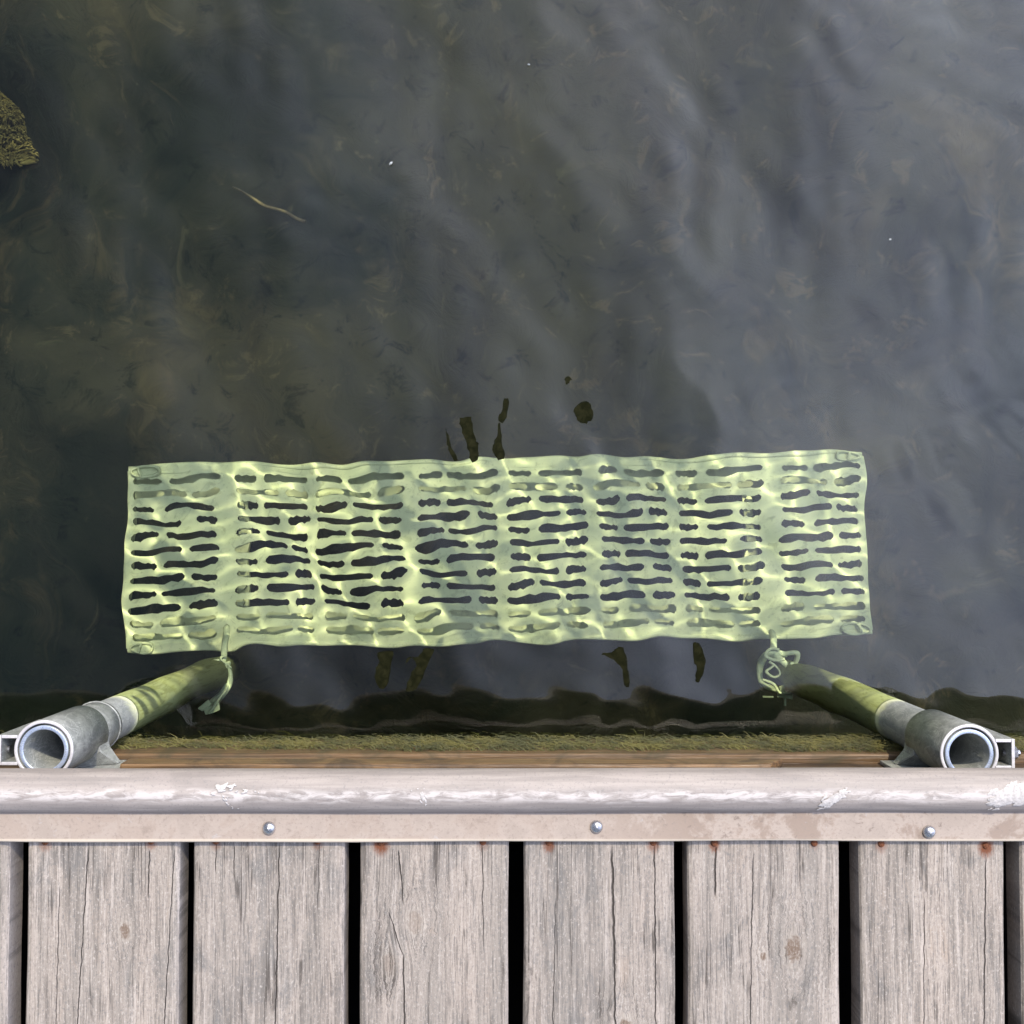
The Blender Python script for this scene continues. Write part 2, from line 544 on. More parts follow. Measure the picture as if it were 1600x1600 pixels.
def mat_grating():
    m, n = material('grating metal with algae film')
    p = n.obj()
    a = n.noise(p, 14.0, 5, 0.6, 0.6)
    b = n.noise(p, 120.0, 4, 0.7)
    c = n.mix(n.mr(a, 0.35, 0.68), (0.68, 0.715, 0.475), (0.81, 0.82, 0.57))
    c = n.mix(n.m('MULTIPLY', n.mr(b, 0.56, 0.72), 0.5), c, (0.36, 0.40, 0.22))
    sl = n.noise(p, 42.0, 6, 0.7, 1.0)
    c = n.mix(n.m('MULTIPLY', n.mr(sl, 0.54, 0.66), 0.42), c, (0.33, 0.36, 0.20))
    principled(n, c, 0.7, 0.0, normal=n.bump(b, 0.15, 0.001), spec=0.3)
    return m


def mat_plain(name, c1, c2, scale=80.0, rough=0.6, bump=0.3, spec=0.4):
    m, n = material(name)
    p = n.obj()
    a = n.noise(p, scale, 5, 0.65, 0.5)
    principled(n, n.mix(n.mr(a, 0.35, 0.68), c1, c2), rough, normal=n.bump(a, bump, 0.002), spec=spec)
    return m


def mat_beam(name, c1, c2, c3):
    m, n = material(name)
    p = n.pos()
    s = n.sep(p)
    g = n.noise(n.comb(n.m('MULTIPLY', s[0], 7.0), n.m('MULTIPLY', s[1], 260.0), n.m('MULTIPLY', s[2], 260.0)), 1.0, 5, 0.65, 0.5)
    b = n.noise(p, 16.0, 5, 0.6, 1.0)
    c = n.mix(n.mr(g, 0.35, 0.68), c1, c2)
    c = n.mix(n.m('MULTIPLY', n.mr(b, 0.45, 0.68), 0.8), c, c3)
    principled(n, c, n.mr(b, 0.3, 0.7, 0.35, 0.6), normal=n.bump(g, 0.6, 0.002))
    return m


def mat_algae():
    m, n = material('algae strands')
    p = n.pos()
    a = n.noise(p, 30.0, 4, 0.6)
    b = n.noise(p, 300.0, 3, 0.6)
    c = n.mix(n.mr(a, 0.35, 0.65), (0.040, 0.041, 0.010), (0.115, 0.102, 0.022))
    c = n.mix(n.m('MULTIPLY', n.mr(b, 0.5, 0.7), 0.6), c, (0.075, 0.085, 0.020))
    principled(n, c, 0.7)
    return m


M_WATER, M_BED, M_PLANK = mat_water(), mat_bed(), mat_plank()
M_RAIL, M_STRIP, M_DROP = mat_rail(), mat_strip(), mat_droppings()
M_SLEEVE = mat_metal('galvanised sleeve', (0.24, 0.25, 0.235), (0.40, 0.41, 0.385), (0.27, 0.29, 0.20), 0.5, 0.15, 45.0)
M_POLE = mat_metal('galvanised pole', (0.24, 0.255, 0.245), (0.34, 0.35, 0.33), (0.94, 0.97, 0.52), 0.6, 0.1, 40.0)
M_BOLT = mat_metal('bright bolt', (0.42, 0.42, 0.45), (0.58, 0.58, 0.60), None, 0.25, 0.9, 200.0)
M_RIM = mat_metal('sky lit rim', (0.60, 0.58, 0.60), (0.78, 0.75, 0.76), None, 0.42, 0.25, 90.0)  # lighter metal for upward faces, skylight painted into the colour
M_RIMB = mat_metal('sky tinted rim', (0.44, 0.52, 0.68), (0.56, 0.64, 0.80), None, 0.30, 0.5, 90.0)  # blue of the reflected sky painted into the metal
M_GRATE = mat_grating()
M_TIE = mat_plain('pale tie cord', (0.55, 0.62, 0.45), (0.70, 0.74, 0.54), 140.0, 0.65)
M_NAIL = mat_plain('rusty nail', (0.10, 0.035, 0.015), (0.24, 0.085, 0.035), 300.0, 0.85)
M_FASCIA = mat_beam('dark wet fascia wood', (0.045, 0.028, 0.016), (0.12, 0.075, 0.042), (0.030, 0.022, 0.015))
M_BEAM = mat_beam('wet brown timber', (0.085, 0.050, 0.024), (0.19, 0.115, 0.055), (0.055, 0.045, 0.020))
M_BATTEN = mat_beam('orange brown batten', (0.10, 0.060, 0.032), (0.27, 0.160, 0.075), (0.055, 0.040, 0.028))
M_JOIST = mat_beam('under deck timber', (0.06, 0.05, 0.042), (0.11, 0.09, 0.075), (0.05, 0.045, 0.04))
M_ALGAE = mat_algae()
M_GAP = mat_plain('black of unseen gap block', (0.008, 0.008, 0.009), (0.014, 0.014, 0.015), 12.0, 0.8, 0.2, 0.1)  # for the added block below the planks
M_REFLECT = mat_plain('dark water mirror piece', (0.008, 0.009, 0.004), (0.020, 0.020, 0.009), 120.0, 1.0, 0.3, 0.0)  # near-black colour standing for dark reflections in the water
M_FLUFF = mat_plain('pale floating fluff', (0.55, 0.58, 0.58), (0.75, 0.75, 0.72), 200.0, 0.9)
M_TWIG = mat_plain('sunken pale twig', (0.16, 0.13, 0.08), (0.28, 0.22, 0.13), 60.0, 0.9)
M_BRANCH = mat_plain('sunken dark branch', (0.016, 0.024, 0.016), (0.034, 0.040, 0.026), 30.0, 0.9)
M_WEED = mat_plain('yellow water weed', (0.22, 0.175, 0.055), (0.32, 0.25, 0.085), 45.0, 0.8)

# ------------------------------------------------------------------ the lake: bed and rippled surface
rs = np.random.RandomState(11)
WAVES = []
for lam, sl, n_, spread in ((1.10, 0.014, 2, 8), (0.62, 0.022, 2, 8), (0.34, 0.040, 3, 8), (0.20, 0.026, 4, 10),
                            (0.125, 0.010, 5, 34), (0.080, 0.012, 7, 38), (0.056, 0.0140, 7, 42), (0.040, 0.0110, 7, 50), (0.029, 0.0055, 6, 90)):
    for _ in range(n_):
        l = lam*rs.uniform(0.85, 1.18)
        th = R(24 + rs.uniform(-spread, spread))
        k = 2*math.pi/l
        WAVES.append((sl*rs.uniform(0.7, 1.2)/k*1.0/math.sqrt(n_)*1.35, k*math.cos(th), k*math.sin(th), rs.uniform(0, 6.28)))


def water_h(X, Y):
    Z = np.full_like(X, WATER_Z)
    far = np.clip((np.sqrt(X**2+Y**2)-2.0)/4.0, 0, 1)
    for a, kx, ky, ph in WAVES:
        lam = 2*math.pi/math.hypot(kx, ky)
        Z += a*np.sin(kx*X+ky*Y+ph)*(1-far if lam < 0.5 else 1)
    return Z


water = grid_mesh('water', spaced(-0.80, 1.05, 0.0045, 80, 1.12, 1.3), spaced(-0.36, 0.90, 0.0045, 80, 1.12, 1.3), water_h, M_WATER)
tag(water, kind='structure')
water.cycles.is_caustics_caster = True

BED_Z = -1.40


def bed_h(X, Y):
    r = np.random.RandomState(4)
    Z = np.full_like(X, BED_Z)
    for lam, a in ((2.4, 0.10), (1.3, 0.07), (0.7, 0.045), (0.4, 0.025), (0.22, 0.012), (0.13, 0.006)):
        for _ in range(4):
            th = r.uniform(0, 6.28)
            k = 2*math.pi/(lam*r.uniform(0.8, 1.25))
            Z += a*0.5*np.sin(k*(X*math.cos(th)+Y*math.sin(th))+r.uniform(0, 6.28)+0.8*np.sin(1.7*k*0.4*(X-Y)))
    return Z


bed = grid_mesh('lake_bed', spaced(-1.6, 1.6, 0.03, 80, 1.12), spaced(-0.9, 1.6, 0.03, 80, 1.12), bed_h, M_BED)
tag(bed, kind='structure')

# ------------------------------------------------------------------ the dock
dock = thing('wooden_dock', (0, 0, 0), 'weathered wooden dock with grey rounded bumper along the water edge', 'dock')
random.seed(5)
BOARDS = [(-484, -462+0), ]
edges = [(-215, 25), (52, 286), (309, 541), (566, 796), (819, 1053), (1073, 1309), (1341, 1565), (1592, 1830)]
pitch = 258
for k in range(1, 4):
    edges.insert(0, (edges[0][0]-pitch, edges[0][0]-17))
    edges.append((edges[-1][1]+18, edges[-1][1]+pitch))


def board(x0, x1):
    bm = bmesh.new()
    N, th = 34, 0.030
    ys = [-0.262 - 2.3*(i/N)**1.6 for i in range(N+1)]
    prof = [(0, -1), (0, -0.10), (0.012, -0.03), (0.035, 0), (0.25, 0), (0.5, 0), (0.75, 0), (0.965, 0), (0.988, -0.03), (1, -0.10), (1, -1)]
    ph = [random.uniform(0, 6.28) for _ in range(4)]
    cup = random.uniform(-0.0012, 0.0012)
    rings = []
    for y in ys:
        l = x0 + 0.0005*math.sin(9*y+ph[0])+0.0003*math.sin(31*y+ph[1])
        r = x1 + 0.0005*math.sin(8*y+ph[2])+0.0003*math.sin(37*y+ph[3])
        rings.append([bm.verts.new((l+(r-l)*u, y, v*th + (cup*(1-4*(u-0.5)**2) if v > -0.5 else 0))) for u, v in prof])
    m = len(prof)
    for i in range(N):
        for j in range(m):
            bm.faces.new((rings[i][j], rings[i][(j+1) % m], rings[i+1][(j+1) % m], rings[i+1][j]))
    bm.faces.new(rings[0][::-1])
    bm.faces.new(rings[-1])
    bmesh.ops.recalc_face_normals(bm, faces=bm.faces)
    return link('plank', bm, M_PLANK, dock)


planks = []
for a, b in edges:
    planks.append((a, b, board((a-790)*PX, (b-790)*PX)))

nail0 = None
for (px, py, r, q) in NAILS:
    host = [p for a, b, p in planks if a <= px <= b]
    if not host:
        continue
    cx, cy = dk(px, py-5)
    if nail0 is None:
        bm = bmesh.new()
        bmesh.ops.create_uvsphere(bm, u_segments=12, v_segments=6, radius=0.0034)
        for v in bm.verts:
            v.co.z *= 0.35
        nail0 = link('nail_head', bm, M_NAIL, host[0], True)
        o = nail0
    else:
        o = nail0.copy()
        COL.objects.link(o)
        o.parent = host[0]
    o.location = (cx, cy, 0.0006)

# rounded bumper + fastening strip
RX0, RX1 = -1.35, 1.35
bm = bmesh.new()
prof = []
cyy, cz, rr = -0.247, -0.001, 0.0215
for k in range(26):
    a = R(215 - 250*k/25) if False else R(-62 + 262*k/25)
    prof.append((cyy+rr*math.cos(a), cz+rr*math.sin(a)))
prof.append((-0.2640, -0.0200))
prof.append((-0.2415, -0.0225))
NX = 140
rings = []
for i in range(NX+1):
    x = RX0+(RX1-RX0)*i/NX
    dz = 0.0005*math.sin(9*x+1)+0.0003*math.sin(31*x)
    dy = 0.0006*math.sin(5*x)
    rings.append([bm.verts.new((x, y+dy, z+dz)) for y, z in prof])
m = len(prof)
for i in range(NX):
    for j in range(m):
        bm.faces.new((rings[i][j], rings[i+1][j], rings[i+1][(j+1) % m], rings[i][(j+1) % m]))
bm.faces.new(rings[0]); bm.faces.new(rings[-1][::-1])
bmesh.ops.recalc_face_normals(bm, faces=bm.faces)
bumper = link('edge_bumper', bm, M_RAIL, dock, True)

bm = bmesh.new()
prof = [(-0.2640, 0.0012), (-0.2640, 0.0066), (-0.2655, 0.0070), (-0.2902, 0.0064), (-0.2922, 0.0072), (-0.2938, 0.0074), (-0.2950, 0.0066), (-0.2954, 0.0050), (-0.2952, 0.0012)]
rings = []
NX = 220
for i in range(NX+1):
    x = RX0+(RX1-RX0)*i/NX
    dy = 0.0007*math.sin(6.1*x)+0.00035*math.sin(23*x+2)
    dz = 0.0004*math.sin(13*x)
    rings.append([bm.verts.new((x, y+(dy if y < -0.28 else 0), z+(dz if y < -0.28 else 0))) for y, z in prof])
m = len(prof)
for i in range(NX):
    for j in range(m):
        f = bm.faces.new((rings[i][j], rings[i+1][j], rings[i+1][(j+1) % m], rings[i][(j+1) % m]))
        f.smooth = j in (1, 2, 3, 4, 5, 6, 7)
bm.faces.new(rings[0]); bm.faces.new(rings[-1][::-1])
bmesh.ops.recalc_face_normals(bm, faces=bm.faces)
strip = link('fastening_strip', bm, M_STRIP, dock)

bolt0 = None
for px, py in ((-100, 1294), (420, 1294), (932, 1292), (1452, 1300), (1960, 1300)):
    p = at(px, py, 0.0075)
    if bolt0 is None:
        bm = bmesh.new()
        bmesh.ops.create_uvsphere(bm, u_segments=24, v_segments=14, radius=0.0064)
        for v in bm.verts:
            v.co.z = max(v.co.z, -0.0004)*0.75
        for k in range(20):
            pass
        box(bm, -0.0026, 0.0026, -0.0006, 0.0006, 0.0044, 0.0049)
        box(bm, -0.0006, 0.0006, -0.0026, 0.0026, 0.00441, 0.00491)
        bolt0 = link('bolt', bm, M_BOLT, strip, True)
        o = bolt0
    else:
        o = bolt0.copy(); COL.objects.link(o); o.parent = strip
    o.location = (p.x, p.y, 0.0068)
    o.rotation_euler.z = px*0.7

# dried white splashes on the bumper: thin crusts that follow its curve
def splash(blobs, seed):
    rnd = random.Random(seed)
    bm = bmesh.new()
    for (px, py, rx, ry, rot) in blobs:
        p = at(px, py, 0.012)
        n_ = 26
        ph = [rnd.uniform(0, 6.28) for _ in range(4)]
        c, s_ = math.cos(R(rot)), math.sin(R(rot))
        rows = []
        for q in (0.0, 0.5, 0.85, 1.0):
            row = []
            for k in range(n_):
                a = 2*math.pi*k/n_
                w_ = 1+0.22*math.sin(2*a+ph[0])+0.16*math.sin(3*a+ph[1])+0.12*math.sin(5*a+ph[2])+0.08*math.sin(8*a+ph[3])
                u, v = rx*PX*w_*q*math.cos(a), ry*PX*w_*q*math.sin(a)
                X, Y = p.x+u*c-v*s_, p.y+u*s_+v*c
                dy = max(-0.0208, min(0.0208, Y-cyy))
                Z = cz+math.sqrt(rr*rr-dy*dy)+(0.00030+0.00002*len(bm.verts)/400 if q < 0.9 else 0.00005)
                row.append(bm.verts.new((X, cyy+dy, Z)))
                if q == 0.0:
                    break
            rows.append(row)
        for k in range(n_):
            bm.faces.new((rows[0][0], rows[1][k], rows[1][(k+1) % n_]))
        for a_, b_ in ((1, 2), (2, 3)):
            for k in range(n_):
                bm.faces.new((rows[a_][k], rows[b_][k], rows[b_][(k+1) % n_], rows[a_][(k+1) % n_]))
    bmesh.ops.recalc_face_normals(bm, faces=bm.faces)
    return link('white_splash', bm, M_DROP, bumper, True)


def cluster(parts, seed):
    rnd = random.Random(seed)
    out = []
    for (px, py, rx, ry, rot, n_) in parts:
        for k in range(max(3, n_*2//3)):
            a, q = rnd.uniform(0, 6.28), rnd.random()**0.7
            u, v = rx*q*math.cos(a), ry*q*math.sin(a)
            c, s_ = math.cos(R(rot)), math.sin(R(rot))
            b = rnd.uniform(0.25, 0.75)*(1.15-q*0.8)*min(rx, ry)
            out.append((px+u*c+v*s_, py-u*s_+v*c, max(1.2, b*rnd.uniform(1, 2.0)), max(0.9, b*0.8), rot+rnd.uniform(-25, 25)))
    splash(out, seed)


cluster([(350, 1230, 22, 8, 20, 14), (357, 1247, 14, 4, -60, 9), (385, 1234, 26, 4, 0, 12), (366, 1259, 10, 3.5, -20, 6)], 1)
cluster([(662, 1243, 13, 6, -75, 14), (655, 1232, 12, 4, 0, 8)], 2)
cluster([(822, 1237, 24, 8, 10, 20), (860, 1225, 16, 10, 20, 18), (845, 1243, 26, 7, 0, 18), (845, 1261, 12, 3, 0, 6)], 3)
cluster([(1295, 1247, 28, 10, 30, 30), (1312, 1235, 12, 7, 20, 12)], 4)
cluster([(1572, 1240, 40, 17, 10, 46), (1548, 1255, 10, 12, 10, 14), (1612, 1232, 34, 18, 10, 30)], 5)

# timber below the rail
bm = bmesh.new(); box(bm, RX0, RX1, -0.300, -0.2560, -0.175, -0.041, 0.002)
link('fascia_board', bm, M_FASCIA, dock)
bm = bmesh.new(); box(bm, RX0, RX1, -0.330, -0.2450, -0.264, -0.166, 0.006, 3)
beam = link('edge_beam', bm, M_BEAM, dock)
bm = bmesh.new(); box(bm, -0.425, 0.315, -0.2557, -0.2462, -0.150, -0.118, 0.003, 2)
for v in bm.verts:
    if v.co.x > 0.3 and v.co.z > -0.135:
        v.co.x -= 0.02
link('batten', bm, M_BATTEN, dock)
bm = bmesh.new(); box(bm, RX0, RX1, -2.3, -0.36, -0.75, -0.205, 0.02, 3)  # added unseen black block that keeps the plank gaps dark
link('unseen_gap_block', bm, M_GAP, dock)
for y0 in (-0.95, -1.75, -2.45):
    bm = bmesh.new(); box(bm, RX0, RX1, y0-0.03, y0+0.03, -0.20, -0.0415, 0.003)
    link('joist', bm, M_JOIST, dock)
# algae fringe on the beam at the waterline
rnd = random.Random(9)
bm = bmesh.new()
LUMPS = [(rnd.uniform(-1, 1), rnd.uniform(0.03, 0.10), rnd.uniform(0.2, 1.0)) for _ in range(60)]
for i in range(17000):
    x = rnd.uniform(-0.98, 0.98)
    lump = max(a_*math.exp(-((x-c_)/w_)**2) for c_, w_, a_ in LUMPS)
    if rnd.random() > 0.35+0.65*lump:
        continue
    z = -0.258 + (0.062+0.026*lump)*(rnd.random()**1.05)
    L = rnd.uniform(0.006, 0.022)
    a = rnd.choice((-1, 1))*rnd.uniform(0.45, 1.05)
    out = rnd.uniform(0.001, 0.0045+0.005*lump)
    if rnd.random() < 0.03:
        out += rnd.uniform(0, 0.007)
    wd = rnd.uniform(0.0003, 0.0008)
    prev = None
    for k in range(4):
        t = k/3
        px_ = x+L*math.sin(a*1.5)*t + 0.003*math.sin(3*t+i)
        pz = z - L*0.45*math.cos(a)*t
        py_ = -0.2462+out*math.sin(min(1, t*1.3)*1.6)
        ww = wd*(1-0.8*t)
        cur = (bm.verts.new((px_-ww, py_, pz+ww)), bm.verts.new((px_+ww, py_+0.0004, pz-ww)))
        if prev:
            bm.faces.new((prev[0], prev[1], cur[1], cur[0]))
        prev = cur
algae = link('algae', bm, M_ALGAE)
tag(algae, kind='stuff')

# ------------------------------------------------------------------ sleeves and poles
PTOP = -0.047
CL = at(68, 1172, PTOP)
CR = at(1515, 1178, PTOP)


def make_bracket(c, sgn, label, collar):
    """sgn: +1 when the lug points left (left bracket), the gusset goes the other way"""
    t = thing('pole_bracket', (c.x, c.y, -0.15), label, 'bracket', 'pipe brackets on the dock edge')
    bm = bmesh.new()
    hollow(bm, 0, 0, 0.008, 0.103, 0.0306, 0.0272)
    link('sleeve', bm, M_SLEEVE, t, True).data.materials.append(M_RIM)
    # squared channel for the clamp bolt along the outer side
    bm = bmesh.new()
    xo, xi, wl, zt, zb = 0.0470, 0.0295, 0.0155, 0.1035, 0.010
    s = -sgn
    def bx(x0, x1, y0, y1):
        box(bm, min(s*x0, s*x1), max(s*x0, s*x1), y0, y1, zb, zt, 0.0006)
    bx(xo-0.0034, xo, -wl, wl)
    bx(0.0268, xo-0.0036, wl-0.0034, wl)
    bx(0.0268, xo-0.0036, -wl, -wl+0.0034)
    bm.normal_update()
    for f in bm.faces:
        if f.normal.z > 0.5:
            f.material_index = 1
    link('clamp_channel', bm, M_SLEEVE, t).data.materials.append(M_RIM)
    bm = bmesh.new()
    tube(bm, [(s*(xo+0.0002), -0.002, 0.088), (s*(xo+0.004), -0.002, 0.088), (s*(xo+0.0085), -0.002, 0.088)], 0.0068, 6, n=1)
    tube(bm, [(s*(xo-0.006), -0.002, 0.088), (s*(xo+0.012), -0.002, 0.088)], 0.0035, 12, n=1)
    link('clamp_bolt', bm, M_BOLT, t)
    # plate against the fascia and the gusset web
    bm = bmesh.new()
    yb = -0.2557-c.y
    box(bm, -0.052, 0.052, yb, yb+0.0045, -0.012, 0.045, 0.0012)
    link('back_plate', bm, M_SLEEVE, t)
    bm = bmesh.new()
    g = sgn
    pts = [(g*0.028, -0.006), (g*0.030, -0.016), (g*0.043, yb+0.0047), (g*0.0, yb+0.0047), (g*0.0, -0.0290)]
    lo = [bm.verts.new((x, y, 0.002)) for x, y in pts]
    hi = [bm.verts.new((x, y, 0.012 if i in (2,) else 0.030)) for i, (x, y) in enumerate(pts)]
    bm.faces.new(lo); bm.faces.new(hi[::-1])
    for i in range(5):
        bm.faces.new((lo[i], lo[(i+1) % 5], hi[(i+1) % 5], hi[i]))
    bmesh.ops.recalc_face_normals(bm, faces=bm.faces)
    bmesh.ops.bevel(bm, geom=list(bm.edges), offset=0.001, segments=2, affect='EDGES')
    link('gusset', bm, M_SLEEVE, t)
    return t


bl = make_bracket(CL, 1, 'grey metal pipe sleeve bracket holding the pole at the left', 'bracket')
br = make_bracket(CR, -1, 'darker grey metal pipe sleeve bracket holding the pole at the right', 'bracket')

POLE_BOTTOM = -0.925


def make_pole(c, label, collar):
    t = thing('pole', (c.x, c.y, POLE_BOTTOM), label, 'pole', 'pipe poles standing in the water')
    bm = bmesh.new()
    hollow(bm, 0, 0, 0.0, PTOP-POLE_BOTTOM, 0.0253, 0.0210)
    o = link('pipe', bm, M_POLE, t, True)
    o.data.materials.append(M_RIMB)
    # solid plug inside so the pipe is dark below
    bm = bmesh.new()
    bmesh.ops.create_cone(bm, cap_ends=True, segments=40, radius1=0.0209, radius2=0.0209, depth=0.02,
                          matrix=Matrix.Translation((0, 0, 0.45)))
    link('plug', bm, M_FASCIA, t)
    if collar:
        bm = bmesh.new()
        z1 = -0.1425-POLE_BOTTOM
        hollow(bm, 0, 0, z1-0.046, z1, 0.0282, 0.0256)
        tube(bm, [(0.0284*math.cos(a), 0.0284*math.sin(a), z1-0.040) for a in [2*math.pi*k/24 for k in range(24)]], 0.0012, 6, closed=True, n=1)
        link('collar', bm, M_SLEEVE, t, True).data.materials.append(M_RIM)
    for o in t.children:
        o.cycles.is_caustics_receiver = True
    return t


pole_l = make_pole(CL, 'galvanised pipe pole with a collar, going down into the water at the left', True)
pole_r = make_pole(CR, 'galvanised pipe pole without collar, going down into the water at the right', False)

# ------------------------------------------------------------------ sunken grating
GZ = -0.880
tl, tr_, br_, bl_ = at(207, 731, GZ), at(1345, 708, GZ), at(1362, 990, GZ), at(199, 1016, GZ)
mid = (tl+tr_+br_+bl_)/4
ax = ((tr_-tl)+(br_-bl_))
GL = ax.length/2
GW = (((tl-bl_)+(tr_-br_)).length)/2
ang = math.atan2(ax.y, ax.x)
grating = thing('grating', mid, 'pale green slotted metal grating lying under the water between the poles', 'grating')
grating.rotation_euler.z = ang


def slot_outline(x0, x1, y0, y1, rnd):
    """points, counter-clockwise from lower-left, a slightly uneven slot with clipped corners"""
    j = lambda s: rnd.uniform(-s, s)
    h = (y1-y0)
    k = min(0.004, h*0.33)
    w_ = (x1-x0)
    us = (0.17, 0.29, 0.41, 0.53, 0.65, 0.77, 0.88)
    return ([(x0+k, y0+j(.0006))]+[(x0+w_*u, y0+j(.0019)) for u in us]+[(x1-k, y0+j(.0006)), (x1, y0+k), (x1, y1-k), (x1-k, y1+j(.0006))]
            + [(x0+w_*u, y1+j(.0019)) for u in reversed(us)]+[(x0+k, y1+j(.0006)), (x0, y1-k), (x0, y0+k)])


def frame_outline(x0, x1, y0, y1, s):
    """points on the cell border matching slot_outline"""
    w_ = x1-x0
    us = (0.17, 0.29, 0.41, 0.53, 0.65, 0.77, 0.88)
    h = y1-y0
    return ([(x0, y0)]+[(x0+w_*u, y0) for u in us]+[(x1, y0), (x1, y0+h*0.3), (x1, y0+h*0.7), (x1, y1)]
            + [(x0+w_*u, y1) for u in reversed(us)]+[(x0, y1), (x0, y0+h*0.7), (x0, y0+h*0.3)])


rnd = random.Random(21)
bm = bmesh.new()
ROWS, MARG = 12, 0.012*GW/0.316
rp = (GW-2*MARG)/ROWS
ribs_px = [200, 338, 490, 640, 785, 925, 1060, 1210, 1358]
ribs = [-GL/2+(r-200)/1158*GL for r in ribs_px]
def quad(x0, x1, y0, y1):
    bm.faces.new([bm.verts.new((x, y, 0)) for x, y in ((x0, y0), (x1, y0), (x1, y1), (x0, y1))])
for b in range(8):
    xa, xb = ribs[b], ribs[b+1]
    ma = 0.0095 if b not in (1, 7) else 0.019
    mb = 0.0095 if b not in (0, 6) else 0.012
    quad(xa, xb, -GW/2, -GW/2+MARG)
    quad(xa, xb, GW/2-MARG, GW/2)
    for r in range(ROWS):
        y1 = GW/2-MARG-r*rp
        y0 = y1-rp
        w_ = xb-xa-ma-mb
        split = xa+ma+w_*(0.335 if r % 2 == 0 else 0.665)
        hh = rp*rnd.uniform(0.225, 0.255)
        yc = (y0+y1)/2
        for (cx0, cx1, sx0, sx1) in ((xa, split, xa+ma, split-0.0055), (split, xb, split+0.0055, xb-mb)):
            e = rnd.uniform(-0.003, 0.003)
            O = [bm.verts.new((x, y, 0)) for x, y in frame_outline(cx0, cx1, y0, y1, 0)]
            I = [bm.verts.new((x, y, 0)) for x, y in slot_outline(sx0+e*0.5, sx1+e, yc-hh, yc+hh, rnd)]
            for k in range(len(O)):
                bm.faces.new((O[k], O[(k+1) % len(O)], I[(k+1) % len(O)], I[k]))
bmesh.ops.remove_doubles(bm, verts=bm.verts, dist=1e-5)
bmesh.ops.recalc_face_normals(bm, faces=bm.faces)
if bm.faces[0].normal.z < 0:
    bmesh.ops.reverse_faces(bm, faces=bm.faces)
# slight sag and dents
for v in bm.verts:
    v.co.z += 0.0015*math.sin(9*v.co.x+1)+0.001*math.sin(31*v.co.x+22*v.co.y)
top = link('slotted_top', bm, M_GRATE, grating)
sm = top.modifiers.new('thickness', 'SOLIDIFY')
sm.thickness = 0.0028
sm.offset = -1
for s in (-1, 1):
    bm = bmesh.new()
    ya = s*(GW/2-0.0002)
    yb_ = s*(GW/2-0.0032)
    box(bm, -GL/2, GL/2, min(ya, yb_), max(ya, yb_), -0.046, -0.0045)
    yc_ = s*(GW/2-0.060)
    box(bm, -GL/2, GL/2, min(yb_-s*0.0002, yc_), max(yb_-s*0.0002, yc_), -0.046, -0.0432)
    link('side_channel', bm, M_GRATE, grating)
    bm = bmesh.new()
    tube(bm, [(-GL/2, ya, -0.003), (-GL/4, ya, -0.0035), (0, ya, -0.003), (GL/4, ya, -0.003), (GL/2, ya, -0.003)], 0.0045, 8, n=10)
    link('rolled_edge', bm, M_GRATE, grating, True)
for i, r in enumerate(ribs):
    bm = bmesh.new()
    wd = 0.0035
    if i in (0, 8):
        box(bm, r-wd, r+wd, -GW/2+0.004, GW/2-0.004, -0.043, -0.003, 0.001)
        link('end_plate', bm, M_GRATE, grating)
    else:
        box(bm, r-wd, r+wd, -GW/2+0.0605, GW/2-0.0605, -0.043, -0.0045)
        link('cross_rib', bm, M_GRATE, grating)
for i, dx in ((1, 0.020), (7, -0.026)):
    bm = bmesh.new()
    box(bm, ribs[i]+dx-0.010, ribs[i]+dx+0.010, -GW/2+0.0605, GW/2-0.0605, -0.062, -0.050, 0.002)
    for k in range(7):
        yy = -GW/2+0.07+k*(GW-0.14)/6
        tube(bm, [(ribs[i]+dx, yy, -0.048), (ribs[i]+dx, yy, -0.036)], 0.006, 6, n=1)
    link('clamp_bar', bm, M_GRATE, grating)
# wire hooks at the four corners
hook0 = None
for sx in (-1, 1):
    for sy in (-1, 1):
        if hook0 is None:
            bm = bmesh.new()
            tube(bm, [(0, 0, 0), (0.018, 0.004, 0.002), (0.032, 0.001, 0.003), (0.036, -0.008, 0.0), (0.026, -0.013, -0.002), (0.008, -0.011, 0.002), (-0.002, -0.006, 0.003)], 0.0022, 7, closed=True, n=5)
            tube(bm, [(0.012, 0.003, 0.001), (0.014, -0.004, 0.004), (0.017, -0.012, 0.001)], 0.0022, 7, n=5)
            hook0 = link('corner_hook', bm, M_GRATE, grating, True)
            o = hook0
        else:
            o = hook0.copy(); COL.objects.link(o); o.parent = grating
        o.location = (sx*(GL/2-0.010), sy*(GW/2-0.002), 0.004)
        o.scale = (-sx, sy, 1)
for o in grating.children:
    o.cycles.is_caustics_receiver = True

# ------------------------------------------------------------------ ties between poles and grating
TZ = -0.80


